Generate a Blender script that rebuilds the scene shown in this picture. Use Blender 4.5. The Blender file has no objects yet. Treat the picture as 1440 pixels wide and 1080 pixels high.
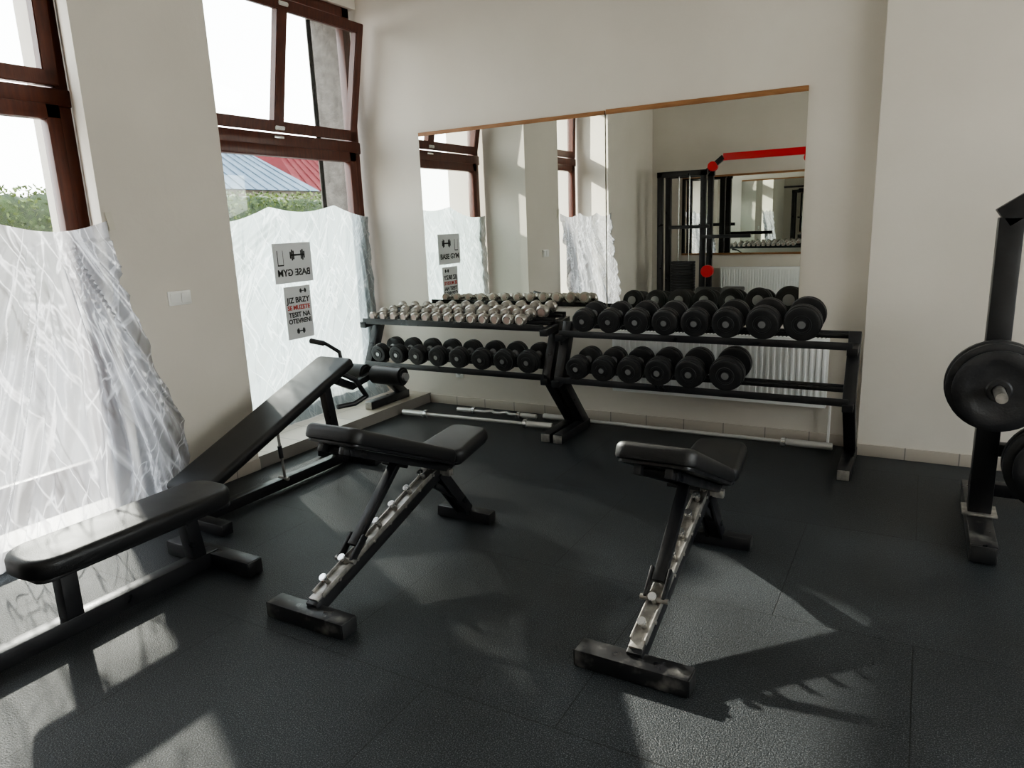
import bpy, bmesh, math, random
from mathutils import Vector, Matrix, noise
random.seed(4)
SC=bpy.context.scene
COL=SC.collection

# ------------------------------------------------------------ materials
def new_mat(name):
    m=bpy.data.materials.new(name); m.use_nodes=True
    nt=m.node_tree; nt.nodes.clear()
    out=nt.nodes.new('ShaderNodeOutputMaterial')
    return m,nt,out
def N(nt,t,**kw):
    n=nt.nodes.new(t)
    for k,v in kw.items():
        if hasattr(n,k): setattr(n,k,v)
        else: n.inputs[k.replace('_',' ')].default_value=v
    return n
def c4(c): return (c[0],c[1],c[2],1)
def pmat(name,col,rough=.5,metal=0,col2=None,scale=8,bump=0,bscale=60,rvar=0,detail=4,stretch=None,spec=None,coat=0,ramp=(.35,.68)):
    m,nt,out=new_mat(name); L=nt.links
    p=N(nt,'ShaderNodeBsdfPrincipled'); L.new(p.outputs[0],out.inputs[0])
    p.inputs['Base Color'].default_value=c4(col); p.inputs['Roughness'].default_value=rough
    p.inputs['Metallic'].default_value=metal
    if spec is not None: p.inputs['Specular IOR Level'].default_value=spec
    if coat: p.inputs['Coat Weight'].default_value=coat
    tc=N(nt,'ShaderNodeTexCoord'); src=tc.outputs['Object']
    if stretch:
        mp=N(nt,'ShaderNodeMapping'); mp.inputs['Scale'].default_value=stretch
        L.new(src,mp.inputs[0]); src=mp.outputs[0]
    if col2 is not None or rvar:
        n=N(nt,'ShaderNodeTexNoise'); n.inputs['Scale'].default_value=scale; n.inputs['Detail'].default_value=detail
        L.new(src,n.inputs['Vector'])
        if col2 is not None:
            r=N(nt,'ShaderNodeValToRGB'); r.color_ramp.elements[0].position=ramp[0]; r.color_ramp.elements[1].position=ramp[1]
            r.color_ramp.elements[0].color=c4(col); r.color_ramp.elements[1].color=c4(col2)
            L.new(n.outputs['Fac'],r.inputs[0]); L.new(r.outputs[0],p.inputs['Base Color'])
        if rvar:
            mr=N(nt,'ShaderNodeMapRange'); mr.inputs['From Min'].default_value=.3; mr.inputs['From Max'].default_value=.7
            mr.inputs['To Min'].default_value=rough-rvar; mr.inputs['To Max'].default_value=rough+rvar
            L.new(n.outputs['Fac'],mr.inputs[0]); L.new(mr.outputs[0],p.inputs['Roughness'])
    if bump:
        n2=N(nt,'ShaderNodeTexNoise'); n2.inputs['Scale'].default_value=bscale; n2.inputs['Detail'].default_value=3
        L.new(src,n2.inputs['Vector'])
        b=N(nt,'ShaderNodeBump'); b.inputs['Strength'].default_value=bump; b.inputs['Distance'].default_value=.01
        L.new(n2.outputs['Fac'],b.inputs['Height']); L.new(b.outputs[0],p.inputs['Normal'])
    return m
M={}
M['wall']=pmat('painted_plaster',(.62,.575,.51),.85,col2=(.66,.615,.55),scale=1.5,bump=.12,bscale=25)
M['ceil']=pmat('ceiling_paint',(.8,.79,.76),.9,bump=.1,bscale=20)
M['stucco']=pmat('stucco',(.10,.09,.08),.95,col2=(.17,.155,.14),scale=12,bump=.8,bscale=40)
M['frame']=pmat('painted_black_steel',(.010,.010,.012),.36,col2=(.02,.02,.022),scale=9,rvar=.1,bump=.05,bscale=80)
M['vinyl']=pmat('black_vinyl',(.009,.009,.010),.43,col2=(.014,.014,.015),scale=6,bump=.12,bscale=220,rvar=.05)
M['rubber']=pmat('black_rubber',(.014,.014,.015),.42,col2=(.024,.024,.025),scale=14,bump=.1,bscale=120,rvar=.08)
M['plate']=pmat('cast_iron_plate',(.016,.016,.018),.42,col2=(.028,.028,.03),scale=10,bump=.15,bscale=90,rvar=.08)
M['steel']=pmat('worn_steel',(.48,.46,.43),.4,.75,col2=(.26,.25,.235),scale=22,rvar=.1,bump=.1,bscale=120)
M['scuffed']=pmat('scuffed_black_steel',(.018,.018,.02),.36,.1,col2=(.16,.155,.145),scale=13,rvar=.1,detail=9,ramp=(.52,.74))
M['chrome']=pmat('chrome',(.72,.72,.72),.2,.9,rvar=.05,scale=20)
M['barsteel']=pmat('brushed_bar_steel',(.62,.61,.59),.35,.55,rvar=.05,scale=20)
M['satin']=pmat('satin_chrome',(.44,.41,.375),.30,.85,rvar=.06,scale=30)
M['wood']=pmat('mahogany_frame',(.060,.014,.008),.36,col2=(.10,.026,.013),scale=5,stretch=(9,9,1),bump=.06,bscale=12)
M['oak']=pmat('oak_strip',(.24,.11,.04),.5,col2=(.34,.165,.07),scale=6,stretch=(1,8,8))
M['white']=pmat('white_plastic',(.8,.79,.76),.35)
M['radiator']=pmat('white_enamel',(.82,.82,.80),.3)
M['paper']=pmat('poster_paper',(.62,.63,.64),.7)
M['ink']=pmat('black_ink',(.03,.03,.03),.7)
M['redink']=pmat('red_ink',(.45,.06,.05),.7)
M['red']=pmat('red_powder_coat',(.62,.015,.02),.35)
M['label']=pmat('dumbbell_label',(.50,.38,.34),.4,.3)
M['hub']=pmat('grey_hub',(.38,.38,.38),.35,.7)
M['hole']=pmat('dark_hole',(.03,.03,.03),.8)
M['tape']=pmat('masking_tape',(.6,.56,.48),.6)

def mirror_mat():
    m,nt,out=new_mat('mirror_glass')
    g=N(nt,'ShaderNodeBsdfPrincipled'); g.inputs['Base Color'].default_value=(.78,.80,.77,1)
    g.inputs['Metallic'].default_value=1; g.inputs['Roughness'].default_value=.0
    nt.links.new(g.outputs[0],out.inputs[0]); return m
M['mirror']=mirror_mat()
def glass_mat():
    m,nt,out=new_mat('window_glass')
    t=N(nt,'ShaderNodeBsdfTransparent'); t.inputs[0].default_value=(.95,.97,.96,1)
    g=N(nt,'ShaderNodeBsdfGlossy'); g.inputs['Roughness'].default_value=.01
    mx=N(nt,'ShaderNodeMixShader'); mx.inputs[0].default_value=.05
    nt.links.new(t.outputs[0],mx.inputs[1]); nt.links.new(g.outputs[0],mx.inputs[2]); nt.links.new(mx.outputs[0],out.inputs[0]); return m
M['glass']=glass_mat()
def film_mat(name,lo,hi,lineop,base,line,dark,rots,sc,scale):
    """thin polythene: milky haze of opacity lo..hi with long fine bright and dark creases"""
    m,nt,out=new_mat(name); L=nt.links
    tc=N(nt,'ShaderNodeTexCoord')
    n=N(nt,'ShaderNodeTexNoise'); n.inputs['Scale'].default_value=2.2; n.inputs['Detail'].default_value=4
    L.new(tc.outputs['Object'],n.inputs['Vector'])
    mr=N(nt,'ShaderNodeMapRange'); mr.inputs['From Min'].default_value=.35; mr.inputs['From Max'].default_value=.65
    mr.inputs['To Min'].default_value=lo; mr.inputs['To Max'].default_value=hi
    L.new(n.outputs['Fac'],mr.inputs[0])
    def lines(s,w,dist,rot,seed):
        mp=N(nt,'ShaderNodeMapping'); mp.inputs['Rotation'].default_value=(rot,0,0); mp.inputs['Location'].default_value=(seed,seed,seed)
        L.new(tc.outputs['Object'],mp.inputs[0])
        mp2=N(nt,'ShaderNodeMapping'); mp2.inputs['Scale'].default_value=scale; L.new(mp.outputs[0],mp2.inputs[0])
        n2=N(nt,'ShaderNodeTexNoise'); n2.inputs['Scale'].default_value=s; n2.inputs['Detail'].default_value=2.5; n2.inputs['Distortion'].default_value=dist; n2.inputs['Roughness'].default_value=.5
        L.new(mp2.outputs[0],n2.inputs['Vector'])
        cr=N(nt,'ShaderNodeValToRGB'); e=cr.color_ramp.elements
        e[0].position=.5-w; e[0].color=(0,0,0,1); e[1].position=.50; e[1].color=(1,1,1,1)
        e2=cr.color_ramp.elements.new(.5+w); e2.color=(0,0,0,1)
        L.new(n2.outputs['Fac'],cr.inputs[0]); return n2,cr
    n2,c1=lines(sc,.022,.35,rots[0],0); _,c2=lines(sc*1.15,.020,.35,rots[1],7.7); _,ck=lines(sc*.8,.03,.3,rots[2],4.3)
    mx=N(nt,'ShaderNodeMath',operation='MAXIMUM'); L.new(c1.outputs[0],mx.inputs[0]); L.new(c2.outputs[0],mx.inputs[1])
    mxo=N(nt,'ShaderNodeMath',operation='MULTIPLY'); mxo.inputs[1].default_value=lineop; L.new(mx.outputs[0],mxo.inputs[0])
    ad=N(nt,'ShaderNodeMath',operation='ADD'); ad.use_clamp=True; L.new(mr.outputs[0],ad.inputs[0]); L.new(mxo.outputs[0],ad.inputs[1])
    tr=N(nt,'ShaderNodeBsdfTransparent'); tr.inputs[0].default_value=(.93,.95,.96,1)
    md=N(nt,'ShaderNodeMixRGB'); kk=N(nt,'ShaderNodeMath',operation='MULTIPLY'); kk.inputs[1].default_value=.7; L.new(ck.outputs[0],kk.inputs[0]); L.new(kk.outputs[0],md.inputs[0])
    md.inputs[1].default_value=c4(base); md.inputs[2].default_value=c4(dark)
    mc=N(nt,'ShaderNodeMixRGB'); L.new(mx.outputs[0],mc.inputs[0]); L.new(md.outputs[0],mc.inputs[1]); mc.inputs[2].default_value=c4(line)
    tl=N(nt,'ShaderNodeBsdfTranslucent'); L.new(mc.outputs[0],tl.inputs[0])
    df=N(nt,'ShaderNodeBsdfDiffuse'); L.new(mc.outputs[0],df.inputs[0])
    gl=N(nt,'ShaderNodeBsdfGlossy'); gl.inputs['Roughness'].default_value=.16
    b=N(nt,'ShaderNodeBump'); b.inputs['Strength'].default_value=.5; b.inputs['Distance'].default_value=.03
    L.new(n2.outputs['Fac'],b.inputs['Height'])
    for q in (tl,df,gl): L.new(b.outputs[0],q.inputs['Normal'])
    m1=N(nt,'ShaderNodeMixShader'); m1.inputs[0].default_value=.22; L.new(tl.outputs[0],m1.inputs[1]); L.new(df.outputs[0],m1.inputs[2])
    m2=N(nt,'ShaderNodeMixShader'); m2.inputs[0].default_value=.12; L.new(m1.outputs[0],m2.inputs[1]); L.new(gl.outputs[0],m2.inputs[2])
    m3=N(nt,'ShaderNodeMixShader'); L.new(ad.outputs[0],m3.inputs[0]); L.new(tr.outputs[0],m3.inputs[1]); L.new(m2.outputs[0],m3.inputs[2])
    L.new(m3.outputs[0],out.inputs[0]); return m
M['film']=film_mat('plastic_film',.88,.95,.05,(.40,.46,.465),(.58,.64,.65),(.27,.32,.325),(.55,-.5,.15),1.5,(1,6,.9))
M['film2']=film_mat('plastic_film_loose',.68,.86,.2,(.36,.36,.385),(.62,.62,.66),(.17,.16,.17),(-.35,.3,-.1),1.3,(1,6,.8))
def floor_mat():
    m,nt,out=new_mat('rubber_floor_mat'); L=nt.links
    p=N(nt,'ShaderNodeBsdfPrincipled'); L.new(p.outputs[0],out.inputs[0])
    tc=N(nt,'ShaderNodeTexCoord')
    mp=N(nt,'ShaderNodeMapping'); mp.inputs['Location'].default_value=(.42,.22,0); L.new(tc.outputs['Object'],mp.inputs[0])
    br=N(nt,'ShaderNodeTexBrick'); br.offset=.5; br.inputs['Scale'].default_value=1
    br.inputs['Brick Width'].default_value=1.0; br.inputs['Row Height'].default_value=1.0
    br.inputs['Mortar Size'].default_value=.003; br.inputs['Mortar Smooth'].default_value=.3
    br.inputs['Color1'].default_value=(1,1,1,1); br.inputs['Color2'].default_value=(.85,.85,.85,1); br.inputs['Mortar'].default_value=(.3,.3,.3,1)
    L.new(mp.outputs[0],br.inputs['Vector'])
    n=N(nt,'ShaderNodeTexNoise'); n.inputs['Scale'].default_value=230; n.inputs['Detail'].default_value=2; L.new(tc.outputs['Object'],n.inputs['Vector'])
    r=N(nt,'ShaderNodeValToRGB'); r.color_ramp.elements[0].position=.50; r.color_ramp.elements[0].color=(.016,.019,.022,1)
    r.color_ramp.elements[1].position=.74; r.color_ramp.elements[1].color=(.15,.163,.172,1); L.new(n.outputs['Fac'],r.inputs[0])
    n3=N(nt,'ShaderNodeTexNoise'); n3.inputs['Scale'].default_value=1.3; n3.inputs['Detail'].default_value=5; L.new(tc.outputs['Object'],n3.inputs['Vector'])
    r3=N(nt,'ShaderNodeValToRGB'); r3.color_ramp.elements[0].position=.4; r3.color_ramp.elements[0].color=(.8,.8,.8,1); r3.color_ramp.elements[1].position=.7; r3.color_ramp.elements[1].color=(1.4,1.4,1.4,1); L.new(n3.outputs['Fac'],r3.inputs[0])
    m1=N(nt,'ShaderNodeMixRGB',blend_type='MULTIPLY'); m1.inputs[0].default_value=1; L.new(r.outputs[0],m1.inputs[1]); L.new(br.outputs['Color'],m1.inputs[2])
    m2=N(nt,'ShaderNodeMixRGB',blend_type='MULTIPLY'); m2.inputs[0].default_value=1; L.new(m1.outputs[0],m2.inputs[1]); L.new(r3.outputs[0],m2.inputs[2])
    n4=N(nt,'ShaderNodeTexNoise'); n4.inputs['Scale'].default_value=7; n4.inputs['Detail'].default_value=8; n4.inputs['Roughness'].default_value=.7; L.new(tc.outputs['Object'],n4.inputs['Vector'])
    r4=N(nt,'ShaderNodeValToRGB'); r4.color_ramp.elements[0].position=.67; r4.color_ramp.elements[1].position=.80; r4.color_ramp.elements[1].color=(.4,.4,.4,1); r4.color_ramp.elements[0].color=(0,0,0,1); L.new(n4.outputs['Fac'],r4.inputs[0])
    m3=N(nt,'ShaderNodeMixRGB'); L.new(r4.outputs[0],m3.inputs[0]); L.new(m2.outputs[0],m3.inputs[1]); m3.inputs[2].default_value=(.3,.3,.3,1)
    L.new(m3.outputs[0],p.inputs['Base Color'])
    p.inputs['Roughness'].default_value=.46; p.inputs['Specular IOR Level'].default_value=.42
    nb=N(nt,'ShaderNodeTexNoise'); nb.inputs['Scale'].default_value=170; nb.inputs['Detail'].default_value=4; L.new(tc.outputs['Object'],nb.inputs['Vector'])
    b=N(nt,'ShaderNodeBump'); b.inputs['Strength'].default_value=.6; b.inputs['Distance'].default_value=.006; L.new(nb.outputs['Fac'],b.inputs['Height'])
    b2=N(nt,'ShaderNodeBump'); b2.inputs['Strength'].default_value=.8; b2.inputs['Distance'].default_value=.004; L.new(br.outputs['Fac'],b2.inputs['Height']); b2.invert=True
    L.new(b.outputs[0],b2.inputs['Normal']); L.new(b2.outputs[0],p.inputs['Normal'])
    return m
M['floor']=floor_mat()
def tile_mat():
    m,nt,out=new_mat('beige_tile'); L=nt.links
    p=N(nt,'ShaderNodeBsdfPrincipled'); L.new(p.outputs[0],out.inputs[0]); p.inputs['Roughness'].default_value=.4
    tc=N(nt,'ShaderNodeTexCoord')
    ck=N(nt,'ShaderNodeTexBrick'); ck.offset=0; ck.inputs['Brick Width'].default_value=.3; ck.inputs['Row Height'].default_value=.3; ck.inputs['Scale'].default_value=1
    ck.inputs['Mortar Size'].default_value=.004; ck.inputs['Color1'].default_value=(.46,.41,.35,1); ck.inputs['Color2'].default_value=(.51,.46,.40,1); ck.inputs['Mortar'].default_value=(.25,.23,.21,1)
    L.new(tc.outputs['Object'],ck.inputs['Vector']); L.new(ck.outputs['Color'],p.inputs['Base Color']); return m
M['tile']=tile_mat()
M['hedge']=pmat('hedge_leaves',(.008,.018,.004),.8,col2=(.03,.055,.009),scale=9,bump=.5,bscale=14)
M['leaf']=pmat('bright_leaf',(.022,.042,.006),.7,col2=(.08,.11,.012),scale=5)
M['roofred']=pmat('red_sheet_roof',(.085,.012,.014),.8,col2=(.10,.018,.02),scale=2,spec=.1)
M['roofgrey']=pmat('zinc_roof',(.085,.115,.145),.8,col2=(.12,.15,.18),scale=2,spec=.1)
M['house']=pmat('house_render',(.13,.115,.09),.9,col2=(.15,.13,.11),scale=2)
M['ground']=pmat('pavement',(.16,.15,.14),.9,col2=(.2,.19,.18),scale=3,bump=.3,bscale=30)

# ------------------------------------------------------------ builder
class B:
    def __init__(s): s.bm=bmesh.new(); s.mats=[]
    def mi(s,m):
        if m not in s.mats: s.mats.append(m)
        return s.mats.index(m)
    def add(s,t,m,mat4=None):
        if mat4 is not None: bmesh.ops.transform(t,matrix=mat4,verts=t.verts)
        if m is not None:
            k=s.mi(m)
            for f in t.faces: f.material_index=k
        bmesh.ops.recalc_face_normals(t,faces=t.faces)
        me=bpy.data.meshes.new('tmp'); t.to_mesh(me); t.free(); s.bm.from_mesh(me); bpy.data.meshes.remove(me)
    def box(s,c,sz,m,bev=.003,rot=None,seg=2):
        t=bmesh.new(); bmesh.ops.create_cube(t,size=1)
        bmesh.ops.scale(t,vec=Vector(sz),verts=t.verts)
        if bev: bmesh.ops.bevel(t,geom=t.edges[:],offset=min(bev,min(sz)*.45),segments=seg,affect='EDGES',profile=.5)
        R=rot.to_4x4() if rot is not None else Matrix.Identity(4)
        s.add(t,m,Matrix.Translation(Vector(c))@R)
    def span(s,a,b,m,bev=.003):
        a=Vector(a); b=Vector(b); s.box((a+b)/2,[abs(x) for x in (b-a)],m,bev)
    def frame_rot(s,p1,p2,xdir):
        z=(Vector(p2)-Vector(p1)).normalized(); x=Vector(xdir)
        if abs(z.dot(x))>.98: x=Vector((0,1,0)) if abs(z.y)<.9 else Vector((0,0,1))
        y=z.cross(x).normalized(); x=y.cross(z).normalized()
        return Matrix((x,y,z)).transposed()
    def beam(s,p1,p2,w,h,m,bev=.004,xdir=(1,0,0)):
        p1=Vector(p1);p2=Vector(p2)
        s.box((p1+p2)/2,(w,h,(p2-p1).length),m,bev,s.frame_rot(p1,p2,xdir))
    def cyl(s,p1,p2,r,m,seg=20,r2=None,bev=0):
        p1=Vector(p1);p2=Vector(p2); t=bmesh.new()
        bmesh.ops.create_cone(t,cap_ends=True,segments=seg,radius1=r,radius2=r if r2 is None else r2,depth=(p2-p1).length)
        if bev:
            es=[e for e in t.edges if len(e.link_faces)==2 and any(len(f.verts)>4 for f in e.link_faces)]
            bmesh.ops.bevel(t,geom=es,offset=bev,segments=2,affect='EDGES')
        s.add(t,m,Matrix.Translation((p1+p2)/2)@s.frame_rot(p1,p2,(1,0,0)).to_4x4())
    def tube(s,pts,r,m,seg=12):
        for a,b in zip(pts[:-1],pts[1:]): s.cyl(a,b,r,m,seg)
        for p in pts[1:-1]:
            t=bmesh.new(); bmesh.ops.create_uvsphere(t,u_segments=seg,v_segments=8,radius=r); s.add(t,m,Matrix.Translation(Vector(p)))
    def lathe(s,prof,m4,seg=28):
        t=bmesh.new(); rings=[]
        for (y,r,_) in prof:
            if r<1e-5: rings.append([t.verts.new((0,y,0))])
            else: rings.append([t.verts.new((r*math.cos(2*math.pi*i/seg),y,r*math.sin(2*math.pi*i/seg))) for i in range(seg)])
        for k in range(len(prof)-1):
            a,b=rings[k],rings[k+1]; mi=s.mi(prof[k][2])
            for i in range(seg):
                j=(i+1)%seg
                if len(a)==1 and len(b)==1: continue
                if len(a)==1: f=t.faces.new((a[0],b[i],b[j]))
                elif len(b)==1: f=t.faces.new((a[i],b[0],a[j]))
                else: f=t.faces.new((a[i],b[i],b[j],a[j]))
                f.material_index=mi
        s.add(t,None,m4)
    def pad(s,c,L,w0,w1,T,m,rot=None,cr=.05,rim=.02,crown=.0):
        t=bmesh.new(); pts=[]
        def arc(cx,cy,a0,r):
            for k in range(8):
                a=a0+math.pi/2*k/7; pts.append((cx+r*math.cos(a),cy+r*math.sin(a)))
        arc(w1/2-cr,L/2-cr,0,cr); arc(-w1/2+cr,L/2-cr,math.pi/2,cr)
        arc(-w0/2+cr,-L/2+cr,math.pi,cr); arc(w0/2-cr,-L/2+cr,1.5*math.pi,cr)
        vs=[t.verts.new((x,y,-T/2)) for x,y in pts]; f=t.faces.new(vs)
        ex=bmesh.ops.extrude_face_region(t,geom=[f]); tv=[v for v in ex['geom'] if isinstance(v,bmesh.types.BMVert)]
        bmesh.ops.translate(t,vec=(0,0,T),verts=tv)
        es=[e for e in t.edges if abs(e.verts[0].co.z-e.verts[1].co.z)<1e-5 and e.verts[0].co.z>0]
        bmesh.ops.bevel(t,geom=es,offset=rim,segments=5,affect='EDGES',profile=.5)
        es=[e for e in t.edges if abs(e.verts[0].co.z+T/2)<1e-5 and abs(e.verts[1].co.z+T/2)<1e-5]
        bmesh.ops.bevel(t,geom=es,offset=rim*.5,segments=2,affect='EDGES',profile=.5)
        R=rot.to_4x4() if rot is not None else Matrix.Identity(4)
        s.add(t,m,Matrix.Translation(Vector(c))@R)
    def done(s,name,loc=(0,0,0),rotz=0,smooth=True,ang=35):
        me=bpy.data.meshes.new(name+'_mesh'); s.bm.to_mesh(me); s.bm.free()
        for m in s.mats: me.materials.append(M[m])
        if smooth:
            for p in me.polygons: p.use_smooth=True
            me.set_sharp_from_angle(angle=math.radians(ang))
        ob=bpy.data.objects.new(name,me); ob.location=loc; ob.rotation_euler=(0,0,rotz); COL.objects.link(ob); return ob
def RX(a): return Matrix.Rotation(a,3,'X')

# ------------------------------------------------------------ room constants
XF=-3.90; XW=-4.50; XO=-4.93       # pier face, window plane, outer face
YB=5.23; YR=5.07; XR0=-0.285       # back wall, protruding part
YO=-1.15; XRIGHT=3.6; H=4.2
ZL=.09                              # ledge height
b=B(); b.span((XF,YO,-.1),(XRIGHT,YB+.05,0),'floor',0); b.done('floor',smooth=False)
b=B(); b.span((XO,YO-.2,H),(XRIGHT+.2,YB+.3,H+.15),'ceil',0); b.done('ceiling',smooth=False)
b=B(); b.span((XO,YB,-.1),(XRIGHT+.2,YB+.3,H),'wall',0); b.span((XR0,YR,0),(XRIGHT,YB,H),'wall',.004); b.done('wall_back',smooth=False)
b=B(); b.span((XO,YO-.2,-.1),(XRIGHT+.2,YO,H),'wall',0); b.done('wall_front',smooth=False)
b=B()
b.span((XRIGHT,YO,-.1),(XRIGHT+.2,YB,.9),'wall',0); b.span((XRIGHT,YO,2.9),(XRIGHT+.2,YB,H),'wall',0)
b.span((XRIGHT,YO,.9),(XRIGHT+.2,-.6,2.9),'wall',0); b.span((XRIGHT,4.2,.9),(XRIGHT+.2,YB,2.9),'wall',0)
b.done('wall_right',smooth=False)
b=B()
for y in (-.56,1.0,2.6,4.16): b.span((XRIGHT+.06,y-.04,.9),(XRIGHT+.14,y+.04,2.9),'wood',.006)
for z in (.94,2.86): b.span((XRIGHT+.06,-.6,z-.04),(XRIGHT+.14,4.2,z+.04),'wood',.006)
b.span((XRIGHT+.09,-.56,.94),(XRIGHT+.1,4.16,2.86),'glass',0)
b.done('added_fill_window')  # unseen window added in the right wall to let in fill daylight
ZT=3.46
def prism(b,pts,z0,z1,m):
    t=bmesh.new(); vs=[t.verts.new((x,y,z0)) for x,y in pts]; f=t.faces.new(vs)
    ex=bmesh.ops.extrude_face_region(t,geom=[f]); bmesh.ops.translate(t,vec=(0,0,z1-z0),verts=[v for v in ex['geom'] if isinstance(v,bmesh.types.BMVert)])
    b.add(t,m)
b=B()
prism(b,[(XF,2.36),(XF,3.2),(XO,3.2),(XO,2.65),(XW,2.65)],-.1,H,'wall')
prism(b,[(XF,YO),(XF,.75),(XW,.55),(XO,.55),(XO,YO)],-.1,H,'wall')
b.span((XO,.5,ZT),(XW+.06,2.7,H),'wall',0); b.span((XO,3.15,ZT),(XW+.06,YB,H),'wall',0)
b.span((XW,.5,3.85),(XF,2.7,H),'wall',0); b.span((XW,3.15,3.85),(XF,YB,H),'wall',0)
b.done('wall_left',smooth=False)
b=B()
b.span((XO-.05,YB-.05,-.1),(XW-.07,YB-.001,ZT),'stucco',0)
b.span((XO-.06,YB-.05,-.1),(XO-.001,YB+.6,H),'stucco',0)
b.done('wall_exterior',smooth=False)
b=B(); prism(b,[(XF,3.2),(XF,YB),(XO,YB-.06),(XO,3.2)],-.1,ZL,'tile')
prism(b,[(XF,.75),(XF,2.36),(XW,2.65),(XO,2.65),(XO,.55),(XW,.55)],-.1,ZL,'tile'); b.done('trim_1',smooth=False)
b=B(); b.span((XF,YB-.012,0),(XR0,YB,.08),'tile',.002); b.span((XR0-.012,YR-.012,0),(XR0,YB,.08),'tile',.002); b.span((XR0-.012,YR-.012,0),(XRIGHT,YR,.08),'tile',.002); b.done('baseboard_back')
b=B(); b.span((XF,2.36,0),(XF+.012,3.2,.08),'tile',.002); b.span((XF,YO,0),(XF+.012,.75,.08),'tile',.002); b.done('baseboard_left')
b=B(); b.span((XF,YO,0),(XRIGHT,YO+.012,.08),'tile',.002); b.done('baseboard_front')

# ------------------------------------------------------------ windows
def window(name,y0,y1,ztr,tilt,door):
    b=B(); f=.09; x0,x1=XW-.05,XW+.03
    zb=ZL; zt=ZT
    b.span((x0,y0,zb),(x1,y0+f,zt),'wood',.006); b.span((x0,y1-f,zb),(x1,y1,zt),'wood',.006)
    b.span((x0,y0,zb),(x1,y1,zb+.08),'wood',.006); b.span((x0,y0,zt-.08),(x1,y1,zt),'wood',.006)
    b.span((x0,y0,ztr-.07),(x1+.015,y1,ztr+.03),'wood',.008)
    a0,a1=y0+f-.01,y1-f+.01; s=.085; xs0,xs1=XW-.02,XW+.055
    parts=[(a0,a1)] if not door else [(a0,(a0+a1)/2-.003),((a0+a1)/2+.003,a1)]
    for p0,p1 in parts:
        b.span((xs0,p0,zb+.05),(xs1,p0+s,ztr-.06),'wood',.008); b.span((xs0,p1-s,zb+.05),(xs1,p1,ztr-.06),'wood',.008)
        b.span((xs0,p0,ztr-.06-s),(xs1,p1,ztr-.06),'wood',.008); b.span((xs0,p0,zb+.05),(xs1,p1,zb+.05+s*1.2),'wood',.008)
        b.span((XW,p0+s-.01,zb+.1),(XW+.008,p1-s+.01,ztr-.1),'glass',0)
    b.span((x1+.015,(y0+y1)/2-.05,ztr-.01),(x1+.032,(y0+y1)/2+.05,ztr+.01),'chrome',.003)
    piv=Vector((XW+.03,(y0+y1)/2,ztr+.04)); R=Matrix.Rotation(tilt,4,'Y'); T=Matrix.Translation(piv)@R
    hgt=(3.315-(ztr+.04)); w=(a1-a0)+.03
    def sp(ya,yb,za,zb2,m,d=(-.03,.035)):
        t=bmesh.new(); bmesh.ops.create_cube(t,size=1)
        bmesh.ops.scale(t,vec=(d[1]-d[0],yb-ya,zb2-za),verts=t.verts)
        if m!='glass': bmesh.ops.bevel(t,geom=t.edges[:],offset=.006,segments=2,affect='EDGES')
        b.add(t,m,T@Matrix.Translation(((d[0]+d[1])/2,(ya+yb)/2,(za+zb2)/2)))
    sp(-w/2,w/2,0,.085,'wood'); sp(-w/2,w/2,hgt-.08,hgt,'wood')
    sp(-w/2,-w/2+.085,0,hgt,'wood'); sp(w/2-.085,w/2,0,hgt,'wood'); sp(-.05,.05,.05,hgt-.05,'wood')
    sp(-w/2+.07,-.04,.07,hgt-.07,'glass',(-.004,.004)); sp(.04,w/2-.07,.07,hgt-.07,'glass',(-.004,.004))
    sp(-.05,.05,.02,.05,'chrome',(.033,.048)); sp(-.05,.05,hgt-.05,hgt-.02,'chrome',(.033,.048))
    p=T@Vector((0,0,hgt)); b.cyl((XW,(y0+y1)/2,zt-.04),p,.008,'chrome',8)
    return b.done(name)
window('window_1',.6,2.63,2.44,math.radians(2),True)
window('window_2',3.25,5.17,2.33,math.radians(11),False)

# ------------------------------------------------------------ plastic sheets
def grid_obj(name,fn,nu,nv,mat):
    bm=bmesh.new(); vs=[[bm.verts.new(fn(i/nu,j/nv)) for i in range(nu+1)] for j in range(nv+1)]
    for j in range(nv):
        for i in range(nu): bm.faces.new((vs[j][i],vs[j][i+1],vs[j+1][i+1],vs[j+1][i]))
    me=bpy.data.meshes.new(name); bm.to_mesh(me); bm.free()
    for p in me.polygons: p.use_smooth=True
    me.materials.append(M[mat]); o=bpy.data.objects.new(name,me); COL.objects.link(o); return o
def ridge(v): return 1-abs(noise.noise(v))*2
def folds(a,bb,amp):
    w=noise.noise(Vector((a*1.1,bb*.9,2)))*1.2
    r=.65*ridge(Vector((a*4+w*2,bb*.9+w,3)))+.27*ridge(Vector((a*10+w*3,bb*2,7)))+.08*ridge(Vector((a*22,bb*5,1)))
    return (r-.6)*amp
def f2(s,t):
    y=3.27+s*1.86
    top=1.70+.12*math.sin(s*math.pi*.8)-.06*abs(math.sin(s*math.pi*2.6))
    z=.10+t*(top-.10)
    ang=math.atan2(y-4.9,2.2-z)
    x=XW+.10+folds(ang*2.2,z*.35,.045)*(1-.85*max(0,(t-.85)/.15))
    if t<.10: x+=(.10-t)*1.0
    return (x,y,z)
grid_obj('plastic_sheet',f2,150,130,'film')
def sstep(x): x=max(0,min(1,x)); return x*x*(3-2*x)
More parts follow.
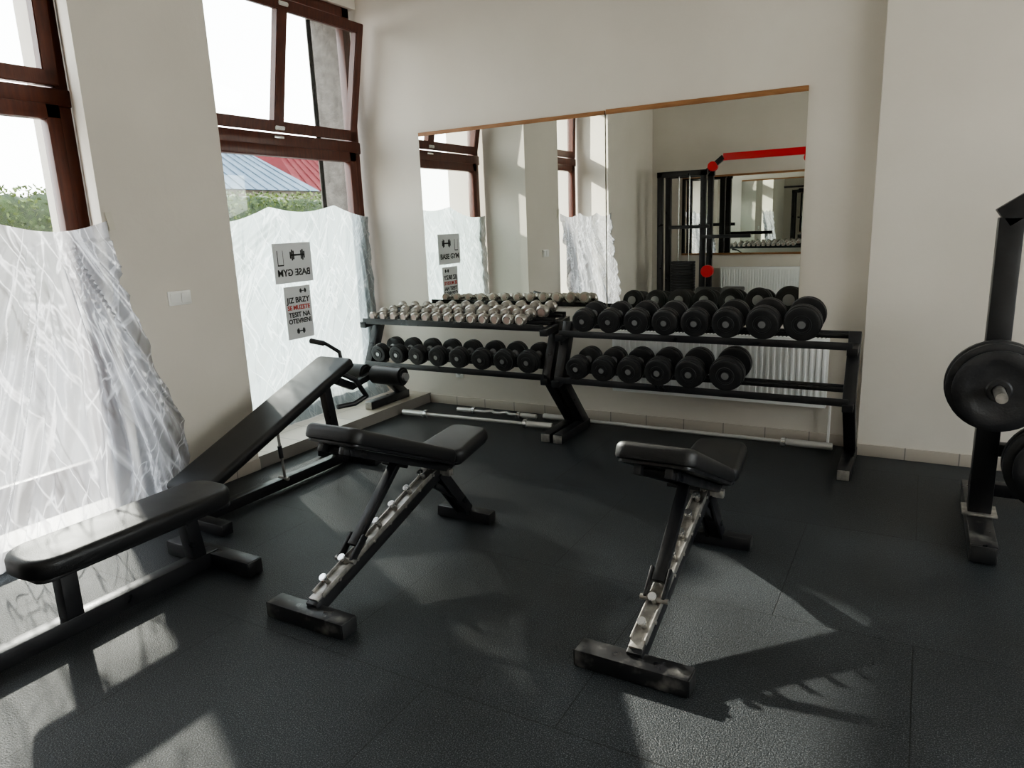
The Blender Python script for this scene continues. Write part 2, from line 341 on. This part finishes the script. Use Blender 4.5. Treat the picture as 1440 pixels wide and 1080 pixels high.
def f1(s,t):
    q=1-t
    top=1.70-.05*abs(math.sin(s*math.pi*3))
    z=.03+t*(top-.03)
    yr=2.375+.17*sstep((1.35-z)/1.0)-.10*sstep((.3-z)/.3)
    y=.70+s*(yr-.70)
    g=sstep((.75-z)/.7); y=y+(1.95-y)*.45*g*(1-abs(2*s-1)**2)*.8
    x=XF+.03+.10*sstep(q*1.4)+.06*math.sin(q*math.pi)*s
    amp=(.05+.11*q)*(1-.7*max(0,(t-.85)/.15))
    d=folds(math.atan2(y-2.05,1.9-z)*2.4 if z<1.6 else y*1.2,z*.4,amp)
    return (max(XF+.018,x+d),y,z)
fo=grid_obj('loose_plastic_film',f1,190,170,'film2')
b=B(); b.box((XF+.012,2.40,1.70),(.004,.035,.10),'tape',0,Matrix.Rotation(.15,3,'X')); tp=b.done('tape_strip'); tp.parent=fo

# ------------------------------------------------------------ posters taped on the sheet
def text(parent,body,size,y,z,mat,mirror=False):
    cu=bpy.data.curves.new(body,'FONT'); cu.body=body; cu.size=size; cu.align_x='CENTER'; cu.extrude=.0008; cu.offset=.0015
    cu.materials.append(M[mat]); o=bpy.data.objects.new('lettering',cu); COL.objects.link(o)
    o.location=(0.003,y,z); o.rotation_euler=(math.pi/2,0,math.pi/2)
    if mirror: o.scale=(-1,1,1)
    o.parent=parent; return o
def poster(y0,y1,z0,z1,kind):
    b=B(); w=y1-y0; h=z1-z0
    b.box((0,0,0),(.002,w,h),'paper',0)
    def bell(cy,cz,s):
        b.box((.002,cy,cz),(.002,s*1.6,s*.16),'ink',0)
        for d,hh in ((.45,.75),(.62,.95),(.8,.6)):
            for sg in (-1,1): b.box((.002,cy+sg*d*s,cz),(.002,s*.13,s*hh),'ink',0,)
    if kind==0:
        bell(.05,.06,.09); b.box((.002,-.13,.04),(.002,.06,.12),'ink',0); b.box((.0025,-.13,.045),(.002,.050,.11),'paper',0)
    else:
        bell(.06,h/2-.04,.04); bell(.0,-h/2+.06,.05)
    o=b.done('gym_poster',(XW+.16,(y0+y1)/2,(z0+z1)/2),smooth=False)
    if kind==0: text(o,'BASE GYM',.075,0,-.1,'ink',True)
    else:
        text(o,'JIZ BRZY',.062,0,.08,'ink'); text(o,'SE MUZETE',.048,0,.025,'redink'); text(o,'TESIT NA',.055,0,-.035,'ink'); text(o,'OTEVRENI',.052,0,-.085,'ink')
    return o
poster(3.92,4.32,1.21,1.52,0); poster(3.99,4.27,.76,1.18,1)

# ------------------------------------------------------------ mirrors
b=B(); b.span((-3.84,YB-.016,.93),(-2.125,YB-.004,2.36),'mirror',0); b.span((-3.84,YB-.022,2.36),(-2.125,YB,2.39),'oak',.002); b.done('wall_mirror',smooth=False)
b=B(); b.span((-2.115,YB-.018,.93),(-.715,YB-.004,2.36),'mirror',0); b.span((-2.115,YB-.024,2.36),(-.715,YB,2.395),'oak',.002); b.done('wall_mirror',smooth=False)
b=B(); b.span((-3.4,YO+.004,1.02),(-1.2,YO+.016,2.18),'mirror',0); b.span((-3.4,YO,2.18),(-1.2,YO+.022,2.21),'oak',.002); b.span((-3.4,YO,.99),(-1.2,YO+.022,1.02),'oak',.002);b.done('gym_mirror',smooth=False)

# ------------------------------------------------------------ radiators
def radiator(name,x0,x1,y,z0,z1,sgn):
    b=B(); L=x1-x0; d=.07
    b.span((x0,y,z0),(x1,y+sgn*.012,z1),'radiator',.004)
    b.span((x0,y+sgn*(d-.012),z0),(x1,y+sgn*d,z1),'radiator',.004)
    n=int(L/.04)
    for i in range(n):
        xx=x0+.02+i*(L-.04)/(n-1); b.span((xx-.009,y+sgn*(d-.002),z0+.03),(xx+.009,y+sgn*(d+.008),z1-.03),'radiator',.003)
    m=int(L/.025)
    b.span((x0,y,z1-.002),(x1,y+sgn*d,z1+.006),'radiator',.002)
    for i in range(m):
        xx=x0+.02+i*(L-.04)/(m-1); b.span((xx-.004,y+sgn*.015,z1+.004),(xx+.004,y+sgn*(d-.015),z1+.008),'hole',0)
    b.span((x0-.003,y,z0),(x0+.003,y+sgn*d,z1),'radiator',.002); b.span((x1-.003,y,z0),(x1+.003,y+sgn*d,z1),'radiator',.002)
    b.cyl((x1+.03,y+sgn*.035,z0+.05),(x1+.03,y+sgn*.035,0),.009,'white',10); b.cyl((x1,y+sgn*.035,z0+.05),(x1+.035,y+sgn*.035,z0+.05),.012,'chrome',10)
    b.span((x0+.2,y-sgn*.036,z0+.1),(x0+.24,y+.0,z1-.1),'radiator',0); b.span((x1-.24,y-sgn*.036,z0+.1),(x1-.2,y,z1-.1),'radiator',0)
    return b.done(name)
radiator('radiator',-2.04,-.50,YB-.04,.285,.76,-1)
radiator('panel_radiator',-2.75,-1.15,YO+.04,.2,.8,1)

# ------------------------------------------------------------ switch, outlet
b=B(); b.box((0,0,0),(.012,.155,.085),'white',.004)
for sy in (-.037,.037): b.box((.008,sy,0),(.008,.058,.062),'white',.003,Matrix.Rotation(.06,3,'Y'))
b.done('light_switch',(XF+.006,2.76,1.24))
b=B(); b.box((0,0,0),(.082,.012,.082),'white',.006); b.cyl((0,-.004,0),(0,-.009,0),.024,'white',20); b.cyl((0,-.0085,0),(0,-.0095,0),.019,'hub',20)
for sx in (-.009,.009): b.cyl((sx,-.009,0),(sx,-.0105,0),.003,'hole',8)
b.cyl((0,-.009,.011),(0,-.018,.011),.0025,'chrome',8); b.done('power_outlet',(-3.56,YB-.006,.30))

# ------------------------------------------------------------ adjustable benches
def adj_bench(loc,rotz=0):
    b=B()
    b.box((0,.045,.035),(.42,.09,.068),'scuffed',.004)
    for sx in (-1,1): b.box((sx*.212,.045,.035),(.008,.084,.062),'rubber',.002)
    b.box((0,1.235,.033),(.33,.07,.062),'frame',.004)
    for sx in (-1,1): b.box((sx*.167,1.235,.033),(.008,.066,.058),'rubber',.002)
    r0=Vector((0,.06,.055)); r1=Vector((0,1.04,.375))
    b.beam(r0,r1,.06,.06,'frame',.004)
    d=(r1-r0).normalized(); nrm=Vector((0,-d.z,d.y))
    for sx in (-.027,.027): b.beam(r0+d*.05+nrm*.036+Vector((sx,0,0)),r0+d*.90+nrm*.036+Vector((sx,0,0)),.006,.03,'steel',.001)
    b.beam(r0+d*.02+nrm*.034,r0+d*.96+nrm*.034,.052,.010,'steel',.001)
    for i in range(7):
        p=r0+d*(.12+i*.125)+nrm*.04
        u=(nrm-d*.35).normalized(); q=p+u*.035
        b.cyl(p,q,.011,'steel',12); b.cyl(q,q+u*.018,.017,'chrome',14,bev=.003)
        b.cyl(p+Vector((-.036,0,-.01))+d*.04,p+Vector((.036,0,-.01))+d*.04,.007,'steel',10)
    for sx in (-.035,.035):
        b.beam((sx,.98,.36),(sx,1.22,.06),.012,.06,'frame',.002)
    b.beam((0,1.0,.36),(0,1.22,.06),.05,.05,'frame',.004)
    b.beam((0,.95,.30),(0,1.15,.16),.04,.03,'frame',.003)
    hinge=Vector((0,.99,.385)); tip=Vector((0,.225,.715)); bd=(tip-hinge).normalized(); bn=Vector((0,bd.z,-bd.y))
    if bn.z<0: bn=-bn
    for sx in (-.06,.06): b.beam(hinge+Vector((sx,0,0)),tip-bd*.03+Vector((sx,0,0)),.03,.035,'frame',.003)
    b.beam(tip-bd*.08+Vector((-.08,0,0)),tip-bd*.08+Vector((.08,0,0)),.03,.03,'frame',.003,xdir=(0,1,0))
    b.beam(hinge+Vector((-.09,0,-.02)),hinge+Vector((.09,0,-.02)),.035,.035,'steel',.003,xdir=(0,1,0))
    ang=math.atan2(bd.z,-bd.y); rot=RX(-ang); mid=(hinge+tip)/2
    b.pad(mid+bn*.028,.80,.28,.26,.014,'frame',rot,cr=.03,rim=.003)
    b.pad(mid+bn*.066+bd*.01,.82,.31,.28,.066,'vinyl',rot,cr=.05,rim=.026)
    s0=Vector((0,.99,.385)); s1=Vector((0,1.30,.425)); sd=(s1-s0).normalized(); sn=Vector((0,-sd.z,sd.y)); sa=math.atan2(sd.z,sd.y)
    for sx in (-.05,.05): b.beam(s0+Vector((sx,0,-.005)),s1-sd*.06+Vector((sx,0,-.005)),.03,.03,'frame',.003)
    b.pad((s0+s1)/2+sn*.02+sd*.02,.32,.25,.22,.014,'frame',RX(sa),cr=.03,rim=.003)
    b.pad((s0+s1)/2+sn*.058+sd*.03,.35,.28,.25,.066,'vinyl',RX(sa),cr=.06,rim=.026)
    st=Vector((0,.66,.505)); sb=r0+d*.245+nrm*.055
    b.beam(st,sb+(st-sb)*.14,.05,.03,'frame',.003)
    for sx in (-.036,.036): b.beam(sb+(st-sb)*.25+Vector((sx,0,0)),sb+Vector((sx,0,0)),.012,.035,'frame',.002)
    b.cyl(sb+Vector((-.055,0,0)),sb+Vector((.055,0,0)),.011,'steel',14); b.cyl(st+Vector((-.07,0,0)),st+Vector((.07,0,0)),.012,'frame',14)
    o=b.done('adjustable_weight_bench',loc,rotz)
    cu=bpy.data.curves.new('30','FONT'); cu.body='30'; cu.size=.045; cu.align_x='CENTER'; cu.extrude=.0005; cu.materials.append(M['white'])
    t=bpy.data.objects.new('angle_label',cu); COL.objects.link(t); t.parent=o
    t.location=r0+d*.935+nrm*.0415; t.rotation_euler=(math.atan2(d.z,d.y),0,0)
    return o
adj_bench((-2.11,1.85,0)); adj_bench((-.79,2.11,0))

# ------------------------------------------------------------ flat bench
b=B()
b.beam((0,.55,.045),(0,2.1,.045),.075,.075,'frame',.004)
b.box((0,2.09,.04),(.60,.085,.075),'frame',.004); b.box((0,.5,.04),(.60,.085,.075),'frame',.004)
for sx in (-1,1): b.box((sx*.302,2.09,.04),(.008,.08,.07),'rubber',.002); b.box((sx*.302,.5,.04),(.008,.08,.07),'rubber',.002)
b.beam((0,2.0,.06),(0,1.97,.31),.07,.07,'frame',.004); b.beam((0,1.40,.06),(0,1.40,.31),.07,.07,'frame',.004)
b.beam((0,1.30,.305),(0,2.05,.305),.05,.03,'frame',.003)
b.pad((0,1.70,.322),.90,.27,.27,.014,'frame',None,.05,.003)
b.pad((0,1.70,.368),.95,.31,.31,.08,'vinyl',None,.12,.03)
b.done('flat_weight_bench',(-2.97,0.0,0))

# ------------------------------------------------------------ decline sit-up bench
b=B()
b.beam((0,2.30,.05),(0,3.62,.05),.065,.065,'frame',.004)
b.box((0,2.34,.04),(.54,.07,.065),'frame',.004); b.box((0,3.60,.04),(.54,.07,.065),'frame',.004)
lo=Vector((0,2.33,.17)); hi=Vector((0,3.58,.67)); dd=(hi-lo).normalized(); nn=Vector((0,-dd.z,dd.y)); aa=math.atan2(dd.z,dd.y)
for sx in (-.05,.05): b.beam(lo+dd*.02+Vector((sx,0,0)),hi+Vector((sx,0,0)),.035,.04,'frame',.003)
b.pad((lo+hi)/2+nn*.03,1.36,.27,.27,.016,'frame',RX(aa),.03,.003)
b.pad((lo+hi)/2+nn*.065,1.38,.32,.32,.06,'vinyl',RX(aa),.04,.024)
b.beam((0,3.50,.07),(0,3.42,.60),.06,.06,'frame',.004)
b.beam((0,2.37,.06),(0,2.40,.19),.06,.05,'frame',.004)
b.cyl((.03,2.98,.08),(.03,2.96,.42),.009,'steel',10); b.cyl((.03,2.97,.22),(.03,2.965,.30),.014,'frame',10); b.cyl((-.02,2.98,.08),(.06,2.98,.08),.012,'steel',10)
b.beam((.03,3.52,.60),(.03,3.66,.53),.05,.05,'frame',.004); b.beam((.03,3.64,.53),(.03,3.86,.57),.045,.045,'frame',.004)
b.tube([(.08,3.50,.66),(.12,3.60,.60),(.12,3.70,.46),(.08,3.62,.42),(.03,3.5,.42)],.017,'frame')
b.cyl((-.17,3.86,.58),(.36,3.86,.58),.013,'chrome',12)
for a,c in ((-.15,-.0),(.06,.34)):
    b.cyl((a,3.86,.58),(c,3.86,.58),.066,'vinyl',28,bev=.014)
b.cyl((.335,3.86,.58),(.362,3.86,.58),.03,'hub',20)
b.tube([(.02,3.60,.66),(-.02,3.62,.78),(-.10,3.58,.84),(-.2,3.55,.86)],.013,'frame'); b.cyl((-.11,3.577,.842),(-.21,3.545,.862),.019,'rubber',14,bev=.004)
b.done('decline_sit_up_bench',(-3.44,0,0))

# ------------------------------------------------------------ dumbbell racks
def rack(name,x0,x1,zl_left,tiers):
    b=B()
    for k,x in enumerate((x0,x1)):
        zf=zl_left if k==0 else 0
        b.box((x,4.77,zf+.035),(.075,.52,.068),'frame',.004)
        b.box((x,4.507,zf+.035),(.068,.008,.062),'steel',.002)
        b.beam((x,4.98,zf+.05),(x,4.57,.50),.07,.075,'frame',.004)
        b.beam((x,4.57,.46),(x,4.76,.87),.07,.075,'frame',.004)
        for (yf,zf2,yr,zr) in tiers:
            b.beam((x,yf-.03,zf2-.045),(x,yr+.03,zr-.045),.06,.05,'frame',.004)
    for (yf,zf2,yr,zr) in tiers:
        for yy,zz in ((yf,zf2),(yr,zr)):
            b.span((x0,yy-.022,zz-.03),(x1,yy+.022,zz-.024+.02),'frame',.003)
            e=-.022 if yy==yf else .022
            b.span((x0,yy+e-.003,zz-.035),(x1,yy+e+.003,zz+.012),'frame',.002)
    return b.done(name)
TT=(4.60,.825,4.82,.855); TB=(4.52,.50,4.74,.53)
rack('dumbbell_rack',-2.235,-.315,0,[TT,TB])
rack('dumbbell_rack',-4.03,-2.335,ZL,[(4.55,.865,4.69,.885),(4.75,.895,4.89,.915),(4.54,.505,4.76,.535)])

def dumbbell(name,R,head,handle,loc,tilt,style):
    b=B(); prof=[]
    tot=head*2+handle; y=-tot/2
    if style=='black':
        m='rubber'
        prof+=[(y-.006,0,'hub'),(y-.006,R*.20,'hub'),(y-.006,R*.21,m),(y-.002,R*.24,m),(y-.002,R*.40,m),(y-.005,R*.42,m),(y-.005,R*.50,m),(y+.001,R*.53,m),(y+.001,R*.80,m)]
        n=3; w=head/n
        def discs(y,rr):
            o=[]
            for i in range(n):
                r=rr[i]
                o+=[(y+i*w+.001,r*.90,m),(y+i*w+.004,r*.985,m),(y+i*w+.007,r,m),(y+(i+1)*w-.007,r,m),(y+(i+1)*w-.004,r*.985,m),(y+(i+1)*w-.001,r*.90,m)]
            return o
        prof+=discs(y,(R*.93,R,R)); y2=y+head
        prof+=[(y2,R*.5,m),(y2+.001,R*.34,'hub'),(y2+.01,R*.34,'chrome'),(y2+.012,.016,'chrome')]
        y3=y2+handle
        prof+=[(y2+handle*.5,.019,'chrome'),(y3-.012,.016,'hub'),(y3-.01,R*.34,'hub'),(y3-.001,R*.34,m),(y3,R*.5,m)]
        prof+=discs(y3,(R,R,R*.93)); y4=y3+head
        prof+=[(y4-.001,R*.8,m),(y4-.001,R*.53,m),(y4+.005,R*.5,m),(y4+.005,R*.42,m),(y4+.002,R*.4,'hub'),(y4+.006,R*.17,'hub'),(y4+.006,0,'hub')]
    else:
        m='satin'
        prof+=[(y,0,'label'),(y,R*.55,'label'),(y,R*.6,m),(y-.002,R*.7,m),(y+.002,R*.92,m),(y+.008,R,m),(y+head-.008,R,m),(y+head-.002,R*.9,m),(y+head,R*.5,m),(y+head+.004,.011,'steel'),
               (0,.014,'steel'),(-y-head-.004,.011,m),(-y-head,R*.5,m),(-y-head+.002,R*.9,m),(-y-head+.008,R,m),(-y-.008,R,m),(-y-.002,R*.92,m),(-y,R*.6,'label'),(-y,0,'label')]
    b.lathe(prof,Matrix.Rotation(tilt,4,'X'),28 if style=='black' else 20)
    return b.done(name,loc,ang=40)
tl=math.atan2(.03,.22)
for x,R in zip((-2.045,-1.85,-1.655,-1.455,-1.255,-1.05,-.83,-.60),(.084,.086,.09,.092,.095,.099,.106,.112)):
    dumbbell('dumbbell',R,.085,.135,(x,4.71,.841+R+.004),tl,'black')
for x,R in zip((-2.06,-1.865,-1.67,-1.47,-1.26,-1.025),(.084,.087,.092,.096,.101,.11)):
    dumbbell('dumbbell',R,.095,.135,(x,4.63,.516+R+.004),tl,'black')
for i,x in enumerate((-3.88,-3.69,-3.49,-3.29,-3.09,-2.88,-2.68,-2.475)):
    R=.078+i*.0014
    dumbbell('dumbbell',R,.075,.135,(x,4.65,.521+R+.004),tl,'black')
t2=math.atan2(.02,.14)
for i in range(14):
    x=-3.93+i*.108; R=.033+i*.0008
    dumbbell('chrome_dumbbell',R,.040+i*.001,.10,(x,4.62,.876+R),t2,'chrome')
for i in range(12):
    x=-3.88+i*.130; R=.034+i*.0014
    dumbbell('chrome_dumbbell',R,.042+i*.001,.09,(x,4.82,.906+R),t2,'chrome')

# ------------------------------------------------------------ barbells on the floor
def barbell(name,p0,p1,sl=.3,r=.014,R=.025,ez=False):
    p0=Vector(p0);p1=Vector(p1);d=(p1-p0).normalized(); b=B(); n=Vector((-d.y,d.x,0))
    L=(p1-p0).length
    if ez:
        pts=[p0+d*sl]
        for f,o in ((.35,0),(.42,.04),(.48,0),(.54,0),(.60,.04),(.67,0)): pts.append(p0+d*L*f+n*o)
        pts.append(p1-d*sl); b.tube(pts,r,'barsteel')
    else: b.cyl(p0+d*sl,p1-d*sl,r,'barsteel',16)
    for a,e in ((p0,p0+d*sl),(p1-d*sl,p1)):
        b.cyl(a,e,R,'barsteel',20,bev=.003)
    b.cyl(p0+d*sl,p0+d*(sl+.03),R*1.5,'chrome',20,bev=.004); b.cyl(p1-d*(sl+.03),p1-d*sl,R*1.5,'chrome',20,bev=.004)
    return b.done(name)
barbell('barbell',(-2.62,5.04,.038),(-.43,5.06,.038))
barbell('barbell',(-3.83,4.72,.038),(-2.42,4.80,.038),.22)
barbell('ez_curl_bar',(-3.45,5.00,.030),(-2.68,5.03,.030),.15,.012,.02,True)

# ------------------------------------------------------------ squat / press rack with plates
b=B()
PX=.345
for px in (PX,1.55):
    b.box((px,4.08,.05),(.11,.92,.085),'scuffed',.005)
    b.box((px,3.618,.05),(.10,.008,.078),'rubber',.002)
    b.beam((px,4.05,.05),(px,4.05,1.54),.10,.10,'frame',.005)
    b.beam((px,4.42,.09),(px,4.09,.55),.06,.06,'frame',.004)
    b.box((px,4.05,.10),(.15,.15,.012),'steel',.002)
    sg=1 if px==PX else -1
    b.beam((px-sg*.035,4.05,1.535),(px+sg*.19,4.05,1.69),.10,.10,'frame',.005,xdir=(0,1,0))
    b.beam((px+sg*.18,4.05,1.675),(px+sg*.30,4.05,1.675),.10,.07,'frame',.005,xdir=(0,1,0))
b.beam((.5,4.05,1.675),(1.4,4.05,1.675),.06,.06,'frame',.004,xdir=(0,1,0))
b.beam((PX,4.45,.09),(1.55,4.45,.09),.07,.07,'frame',.004,xdir=(0,1,0))
b.beam((PX,4.05,.43),(.72,4.05,.43),.06,.06,'frame',.004,xdir=(0,1,0))
b.cyl((PX,4.05,.785),(PX,3.60,.785),.024,'steel',20,bev=.003); b.cyl((PX,4.0,.785),(PX,3.96,.785),.04,'frame',20)
b.cyl((.60,4.05,.43),(.60,3.60,.43),.024,'steel',20,bev=.003)
b.done('squat_rack')
def plate(R,w,loc):
    b=B(); h=w/2; m='plate'
    prof=[(-h,.026,m),(-h-.004,.028,m),(-h-.004,.045,m),(-h+.004,.052,m),(-h+.006,R*.62,m),(-h,R*.68,m),(-h,R*.93,m),(-h+.006,R,m),(h-.006,R,m),(h,R*.93,m),(h,R*.68,m),(h-.006,R*.62,m),(h-.004,.052,m),(h+.004,.045,m),(h+.004,.028,m),(h,.026,m),(-h,.026,m)]
    b.lathe(prof,Matrix.Identity(4),40)
    return b.done('weight_plate',loc)
plate(.21,.04,(PX,3.88,.785)); plate(.205,.035,(PX,3.82,.785)); plate(.18,.03,(PX,3.765,.785))
plate(.205,.04,(.60,3.88,.43)); plate(.205,.04,(.60,3.82,.43)); plate(.17,.03,(.60,3.765,.43))

# ------------------------------------------------------------ cable machine (seen in the mirror)
b=B(); K=-.25
for x,y in ((-3.25,-.35),(-3.25,-.75),(-2.6,-.35),(-2.6,-.75)):
    b.beam((x+K,y,.03),(x+K,y,2.25),.08,.08,'frame',.004)
b.box((-2.92+K,-.35,.035),(.75,.08,.07),'frame',.004); b.box((-2.92+K,-.75,.035),(.75,.08,.07),'frame',.004); b.box((-2.6+K,-.2,.035),(.08,1.2,.07),'frame',.004)
b.box((-2.92+K,-.35,2.22),(.75,.08,.08),'frame',.004); b.box((-2.92+K,-.75,2.22),(.75,.08,.08),'frame',.004)
for i in range(20): b.box((-2.92+K,-.45,.12+i*.042),(.34,.14,.038),'plate',.003)
for sx in (-.08,.08): b.cyl((-2.92+sx+K,-.45,.07),(-2.92+sx+K,-.45,2.2),.01,'chrome',10)
b.beam((-2.6+K,-.45,2.22),(-2.35+K,-.45,2.42),.07,.07,'frame',.004); b.beam((-2.35+K,-.45,2.42),(-1.1,-.45,2.42),.06,.10,'red',.005,xdir=(0,1,0))
b.cyl((-2.5+K,-.41,2.3),(-2.5+K,-.49,2.3),.07,'red',20); b.cyl((-1.45,-.42,2.33),(-1.45,-.48,2.33),.06,'red',20); b.cyl((-1.45,-.45,2.33),(-1.45,-.45,1.95),.004,'chrome',6)
b.cyl((-1.75,-.45,1.95),(-1.15,-.45,1.95),.014,'frame',12)
b.beam((-2.6+K,-.3,1.3),(-1.9+K,-.3,1.3),.05,.05,'frame',.004,xdir=(0,1,0)); b.beam((-3.1+K,-.3,1.45),(-2.5+K,-.3,1.45),.05,.05,'frame',.004,xdir=(0,1,0))
b.cyl((-2.5+K,-.22,.80),(-2.5+K,-.30,.80),.09,'red',20); b.box((-2.2+K,-.3,.5),(.3,.9,.07),'vinyl',.02); b.beam((-2.2+K,-.3,.03),(-2.2+K,-.3,.47),.06,.06,'frame',.004)
b.done('cable_machine')

# ------------------------------------------------------------ outside
b=B(); b.span((-60,-30,-.35),(XO-.06,60,-.12),'ground',0); b.done('ground',smooth=False)
HH=2.45
def hf(s,t):
    y=2+s*30
    if t<.4: x=-13; z=-.12+t/.4*HH
    elif t<.6: x=-13-(t-.4)/.2*1.2; z=HH-.12
    else: x=-14.2; z=HH-.12-(t-.6)/.4*HH
    n=noise.noise(Vector((x*1.5,y*1.2,z*1.5)))*.2+noise.noise(Vector((x*5,y*5,z*5)))*.1
    return (x+n,y,max(-.12,z+n*.8))
ho=grid_obj('hedge',hf,240,24,'hedge')
t=bmesh.new()
for i in range(9000):
    y=random.uniform(4,24); k=random.random()
    if k<.6: x=-12.95+random.uniform(-.05,.2); z=random.uniform(1.4,HH+.02)
    else: x=random.uniform(-14.2,-12.9); z=HH-.12+random.uniform(-.05,.2)
    p=Vector((x,y,z)); a=Vector((random.gauss(0,1),random.gauss(0,1),random.gauss(0,1))).normalized()*.045; c=Vector((random.gauss(0,1),random.gauss(0,1),random.gauss(0,1))).normalized()*.03
    t.faces.new([t.verts.new(p-a),t.verts.new(p+c),t.verts.new(p+a),t.verts.new(p-c)])
me=bpy.data.meshes.new('leaves'); t.to_mesh(me); t.free(); me.materials.append(M['leaf']); lo_=bpy.data.objects.new('leaves',me); COL.objects.link(lo_); lo_.parent=ho
def house(x,y,w,d,eave,ridge,roof):
    b=B(); b.span((x-d/2,y-w/2,-.2),(x+d/2,y+w/2,eave),'house',0)
    t=bmesh.new(); e=.4
    P=[(x-d/2-e,y-w/2-e,eave-.1),(x+d/2+e,y-w/2-e,eave-.1),(x+d/2+e,y+w/2+e,eave-.1),(x-d/2-e,y+w/2+e,eave-.1),(x,y-w/2+w*.2,ridge),(x,y+w/2-w*.2,ridge)]
    v=[t.verts.new(p) for p in P]
    for f in ((0,1,4),(1,2,5,4),(2,3,5),(3,0,4,5),(0,3,2,1)): t.faces.new([v[i] for i in f])
    b.add(t,roof)
    k=int(w/.6)
    for i in range(k):
        yy=y-w/2+.3+i*(w-.6)/(k-1)
        b.beam((x+d/2+e,yy,eave-.07),(x+.1,y+(yy-y)*.62,ridge+.02),.04,.05,roof,0)
    return b.done('house',smooth=False)
house(-30,22.6,7,8,3.6,6.2,'roofgrey'); house(-31,31.2,9,8,3.7,6.6,'roofred')

# ------------------------------------------------------------ light
w=bpy.data.worlds.new('World'); SC.world=w; w.use_nodes=True; nt=w.node_tree; nt.nodes.clear()
o=nt.nodes.new('ShaderNodeOutputWorld'); bg=nt.nodes.new('ShaderNodeBackground'); nt.links.new(bg.outputs[0],o.inputs[0])
tc=nt.nodes.new('ShaderNodeTexCoord'); sx=nt.nodes.new('ShaderNodeSeparateXYZ'); rp=nt.nodes.new('ShaderNodeValToRGB')
nt.links.new(tc.outputs['Generated'],sx.inputs[0]); nt.links.new(sx.outputs['Z'],rp.inputs[0]); nt.links.new(rp.outputs[0],bg.inputs[0])
rp.color_ramp.elements[0].color=(1,.98,.95,1); rp.color_ramp.elements[1].color=(.76,.86,1,1)
bg.inputs[1].default_value=5.0
sd=Vector((2.02,-.93,-1)).normalized()
sl=bpy.data.lights.new('sun','SUN'); sl.energy=8.5; sl.angle=.02; sl.color=(1,.94,.84)
so=bpy.data.objects.new('sun',sl); COL.objects.link(so); so.rotation_euler=sd.to_track_quat('-Z','Y').to_euler(); so.location=(-12,8,9)

# ------------------------------------------------------------ camera
th=math.radians(12.7); r=math.atan(.04); yaw=math.radians(30)
F=Vector((-math.sin(yaw)*math.cos(th),math.cos(yaw)*math.cos(th),-math.sin(th)))
Rl=Vector((math.cos(yaw),math.sin(yaw),0)); Ul=Rl.cross(F)
Rr=Rl*math.cos(r)-Ul*math.sin(r); Ur=Rl*math.sin(r)+Ul*math.cos(r)
m=Matrix((Rr,Ur,-F)).transposed().to_4x4(); m.translation=(0,0,1.6)
cd=bpy.data.cameras.new('camera'); cd.sensor_width=36; cd.lens=25; cd.clip_start=.05
co=bpy.data.objects.new('camera',cd); co.matrix_world=m; COL.objects.link(co); SC.camera=co
SC.view_settings.view_transform='AgX'; SC.view_settings.look='AgX - Medium High Contrast'; SC.view_settings.exposure=0.82
